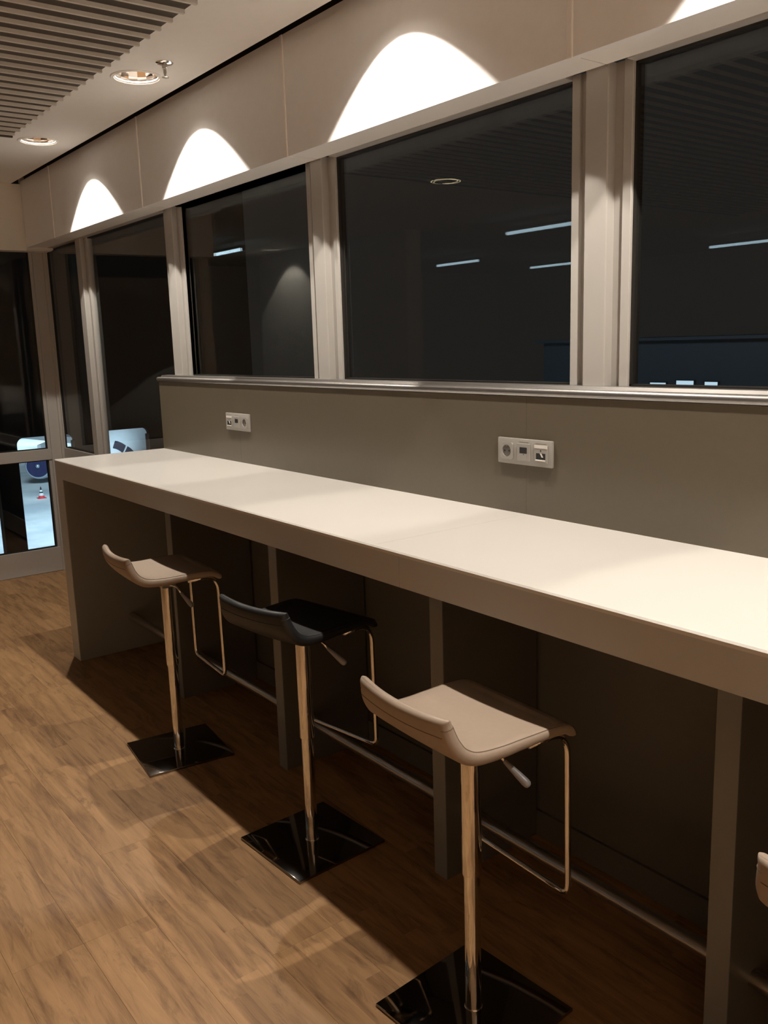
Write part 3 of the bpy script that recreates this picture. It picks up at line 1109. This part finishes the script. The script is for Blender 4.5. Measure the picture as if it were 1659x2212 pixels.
# cockpit windows, laid on the nose
def on_nose(xx, ang):
    ks = [(0.0, 0.10, -0.55), (-0.15, 0.42, -0.52), (-0.6, 0.85, -0.45), (-1.3, 1.25, -0.32), (-2.3, 1.60, -0.17), (-3.6, 1.85, -0.06), (-5.2, 1.98, 0.0)]
    for a, b in zip(ks[:-1], ks[1:]):
        if b[0] <= xx <= a[0]:
            t_ = (xx - a[0]) / (b[0] - a[0])
            rr = a[1] + (b[1] - a[1]) * t_ + 0.03
            zz = a[2] + (b[2] - a[2]) * t_
            return Vector((xx, rr * math.cos(ang), FZ + zz + rr * math.sin(ang)))
for s_ in (1, -1):
    for quad in (((-1.05, 80), (-1.05, 40), (-1.85, 46), (-1.85, 80)), ((-1.10, 35), (-1.50, 10), (-2.25, 14), (-1.92, 41)), ((-1.58, 7), (-2.25, -3), (-2.95, 11), (-2.33, 13))):
        bm = bmesh.new()
        N_ = 4
        grid = [[None] * (N_ + 1) for _ in range(N_ + 1)]
        (xa, aa), (xb, ab), (xc, ac), (xd, ad) = quad
        for i in range(N_ + 1):
            for j in range(N_ + 1):
                p, q = i / N_, j / N_
                xx = (1 - p) * (1 - q) * xa + p * (1 - q) * xb + p * q * xc + (1 - p) * q * xd
                an = (1 - p) * (1 - q) * aa + p * (1 - q) * ab + p * q * ac + (1 - p) * q * ad
                an = math.radians(an if s_ > 0 else 180 - an)
                grid[i][j] = bm.verts.new(on_nose(xx, an))
        for i in range(N_):
            for j in range(N_):
                bm.faces.new((grid[i][j], grid[i + 1][j], grid[i + 1][j + 1], grid[i][j + 1]))
        w = obj('cockpit_window', bm, M_cockpit, plane)
        sol = w.modifiers.new('thick', 'SOLIDIFY')
        sol.thickness = 0.03
# wings, engines, tail, gear
for s_ in (1, -1):
    bm = bmesh.new()
    root_ = [(-11.5, s_ * 1.2, 2.75), (-18.5, s_ * 1.2, 2.75)]
    tip_ = [(-19.5, s_ * 16.5, 4.0), (-21.2, s_ * 16.5, 4.0)]
    v = [bm.verts.new(p) for p in (root_[0], root_[1], tip_[1], tip_[0])]
    v2 = [bm.verts.new((p[0], p[1], p[2] + th)) for p, th in ((root_[0], 0.7), (root_[1], 0.25), (tip_[1], 0.1), (tip_[0], 0.2))]
    bm.faces.new(v)
    bm.faces.new(v2[::-1])
    for i in range(4):
        j = (i + 1) % 4
        bm.faces.new((v[i], v[j], v2[j], v2[i]))
    obj('wing', bm, M_plane, plane)
    ey, ez, ex = s_ * 8.0, 1.55, -11.2
    bm = bmesh.new()
    lathe(bm, [(0.86, -0.5), (0.90, -0.05), (0.98, 0.02), (1.06, -0.08), (1.20, -0.7), (1.22, -2.0), (0.95, -3.8), (0.70, -3.9)], center=(ex, ey, ez), n=40, axis='X')
    eng = obj('engine', bm, M_plane, plane, smooth='all')
    bm = bmesh.new()
    lathe(bm, [(0.88, 0.0), (0.97, 0.045), (1.07, -0.02), (1.13, -0.25)], center=(ex, ey, ez), n=40, axis='X')
    bm.faces.ensure_lookup_table()
    caps = [f for f in bm.faces if len(f.verts) > 4]
    bmesh.ops.delete(bm, geom=caps, context='FACES_ONLY')
    obj('inlet_lip', bm, M_nacelle, eng, smooth='all')
    bm = bmesh.new()
    lathe(bm, [(0.93, 0.045), (0.93, 0.05)], center=(ex, ey, ez), n=40, axis='X')
    obj('fan', bm, M_engine_in, eng)
    bm = bmesh.new()
    lathe(bm, [(0.20, 0.05), (0.15, 0.16), (0.02, 0.24)], center=(ex, ey, ez), n=20, axis='X')
    obj('spinner', bm, M_nacelle, eng, smooth='all')
    obj('pylon', box_mesh(ex - 3.6, ex - 1.0, ey - 0.15, ey + 0.15, ez + 1.0, ez + 1.7), M_plane, plane)
    bm = bmesh.new()
    v = [bm.verts.new(p) for p in ((-30.5, s_ * 0.6, 4.6), (-33.6, s_ * 0.5, 4.6), (-34.8, s_ * 6.0, 5.1), (-33.4, s_ * 6.0, 5.1))]
    ext = bmesh.ops.extrude_face_region(bm, geom=[bm.faces.new(v)])
    bmesh.ops.translate(bm, verts=[g3 for g3 in ext['geom'] if isinstance(g3, bmesh.types.BMVert)], vec=(0, 0, 0.15))
    obj('tailplane', bm, M_plane, plane)
    bm = bmesh.new()
    for dy in (-0.4, 0.4):
        lathe(bm, [(0.3, -0.18), (0.55, -0.15), (0.55, 0.15), (0.3, 0.18)], center=(0, 0, 0), n=20)
        vs_ = [v_ for v_ in bm.verts if not v_.tag]
        bmesh.ops.rotate(bm, verts=vs_, matrix=Matrix.Rotation(PI / 2, 3, 'X'))
        bmesh.ops.translate(bm, verts=vs_, vec=(-17.5, s_ * 3.8 + dy, 0.55))
        for v_ in vs_:
            v_.tag = True
    bbox(bm, -17.65, -17.35, s_ * 3.8 - 0.12, s_ * 3.8 + 0.12, 0.5, 3.0)
    obj('main_gear', bm, M_tyre, plane)
bm = bmesh.new()
v = [bm.verts.new(p) for p in ((-27.5, -0.15, 5.4), (-33.8, -0.15, 5.2), (-35.6, -0.15, 11.6), (-33.2, -0.15, 11.6))]
ext = bmesh.ops.extrude_face_region(bm, geom=[bm.faces.new(v)])
bmesh.ops.translate(bm, verts=[g3 for g3 in ext['geom'] if isinstance(g3, bmesh.types.BMVert)], vec=(0, 0.3, 0))
obj('tail_fin', bm, M_plane, plane)
bm = bmesh.new()
for dy in (-0.25, 0.25):
    res = lathe(bm, [(0.2, -0.1), (0.38, -0.08), (0.38, 0.08), (0.2, 0.1)], n=18)
    vs_ = [v_ for ring_ in res for v_ in ring_]
    bmesh.ops.rotate(bm, verts=vs_, matrix=Matrix.Rotation(PI / 2, 3, 'X'))
    bmesh.ops.translate(bm, verts=vs_, vec=(-5.0, dy, 0.38))
bbox(bm, -5.08, -4.92, -0.1, 0.1, 0.3, 2.0)
obj('nose_gear', bm, M_tyre, plane)

# traffic cone on the apron
t = tag(empty('traffic_cone', (-65.0, 18.28, ZA)), 'red and white striped traffic cone standing on the apron', 'cone')
obj('foot', box_mesh(-0.30, 0.30, -0.30, 0.30, 0.0, 0.05), M_conered, t)
def band(name, z0, z1, r0, r1, m):
    bm = bmesh.new()
    lathe(bm, [(r0, z0), (r1, z1)], n=20)
    obj(name, bm, m, t, smooth=True)
band('red_band', 0.05, 0.22, 0.24, 0.195, M_conered)
band('white_band', 0.22, 0.42, 0.195, 0.14, M_conewhite)
band('dark_band', 0.42, 0.52, 0.14, 0.115, M_gap)
band('white_band', 0.52, 0.66, 0.115, 0.08, M_conewhite)
band('dark_tip', 0.66, 0.90, 0.08, 0.03, M_gap)

# dark pier building far beyond the long windows, a few lit windows
pier = tag(empty('pier_building', (-20, 30, ZA)), 'long dark pier building beyond the windows with three lit panes', 'building')
obj('wall', box_mesh(-4, 45, 0.0, 8.0, 0, 10.78), M_pier, pier)
obj('roof', box_mesh(-4.3, 45.3, -0.3, 8.3, 10.78, 10.9), M_pier, pier)
for (a, b, z_) in ((-18.06, -17.28, -0.43), (-16.80, -15.99, -0.33), (-15.51, -14.93, -0.36)):
    f = obj('window_frame', boxes([(a + 20 - 0.04, b + 20 + 0.04, -0.06, 0.0, z_ - ZA + 0.10, z_ - ZA + 0.14), (a + 20 - 0.04, a + 20, -0.06, 0.0, z_ - ZA - 0.6, z_ - ZA + 0.10), (b + 20, b + 20 + 0.04, -0.06, 0.0, z_ - ZA - 0.6, z_ - ZA + 0.10)]), M_gap, pier)
    obj('lit_pane', box_mesh(a + 20, b + 20, -0.03, -0.005, z_ - ZA - 0.6, z_ - ZA + 0.10), M_pierglass, f)
bpy.context.view_layer.update()
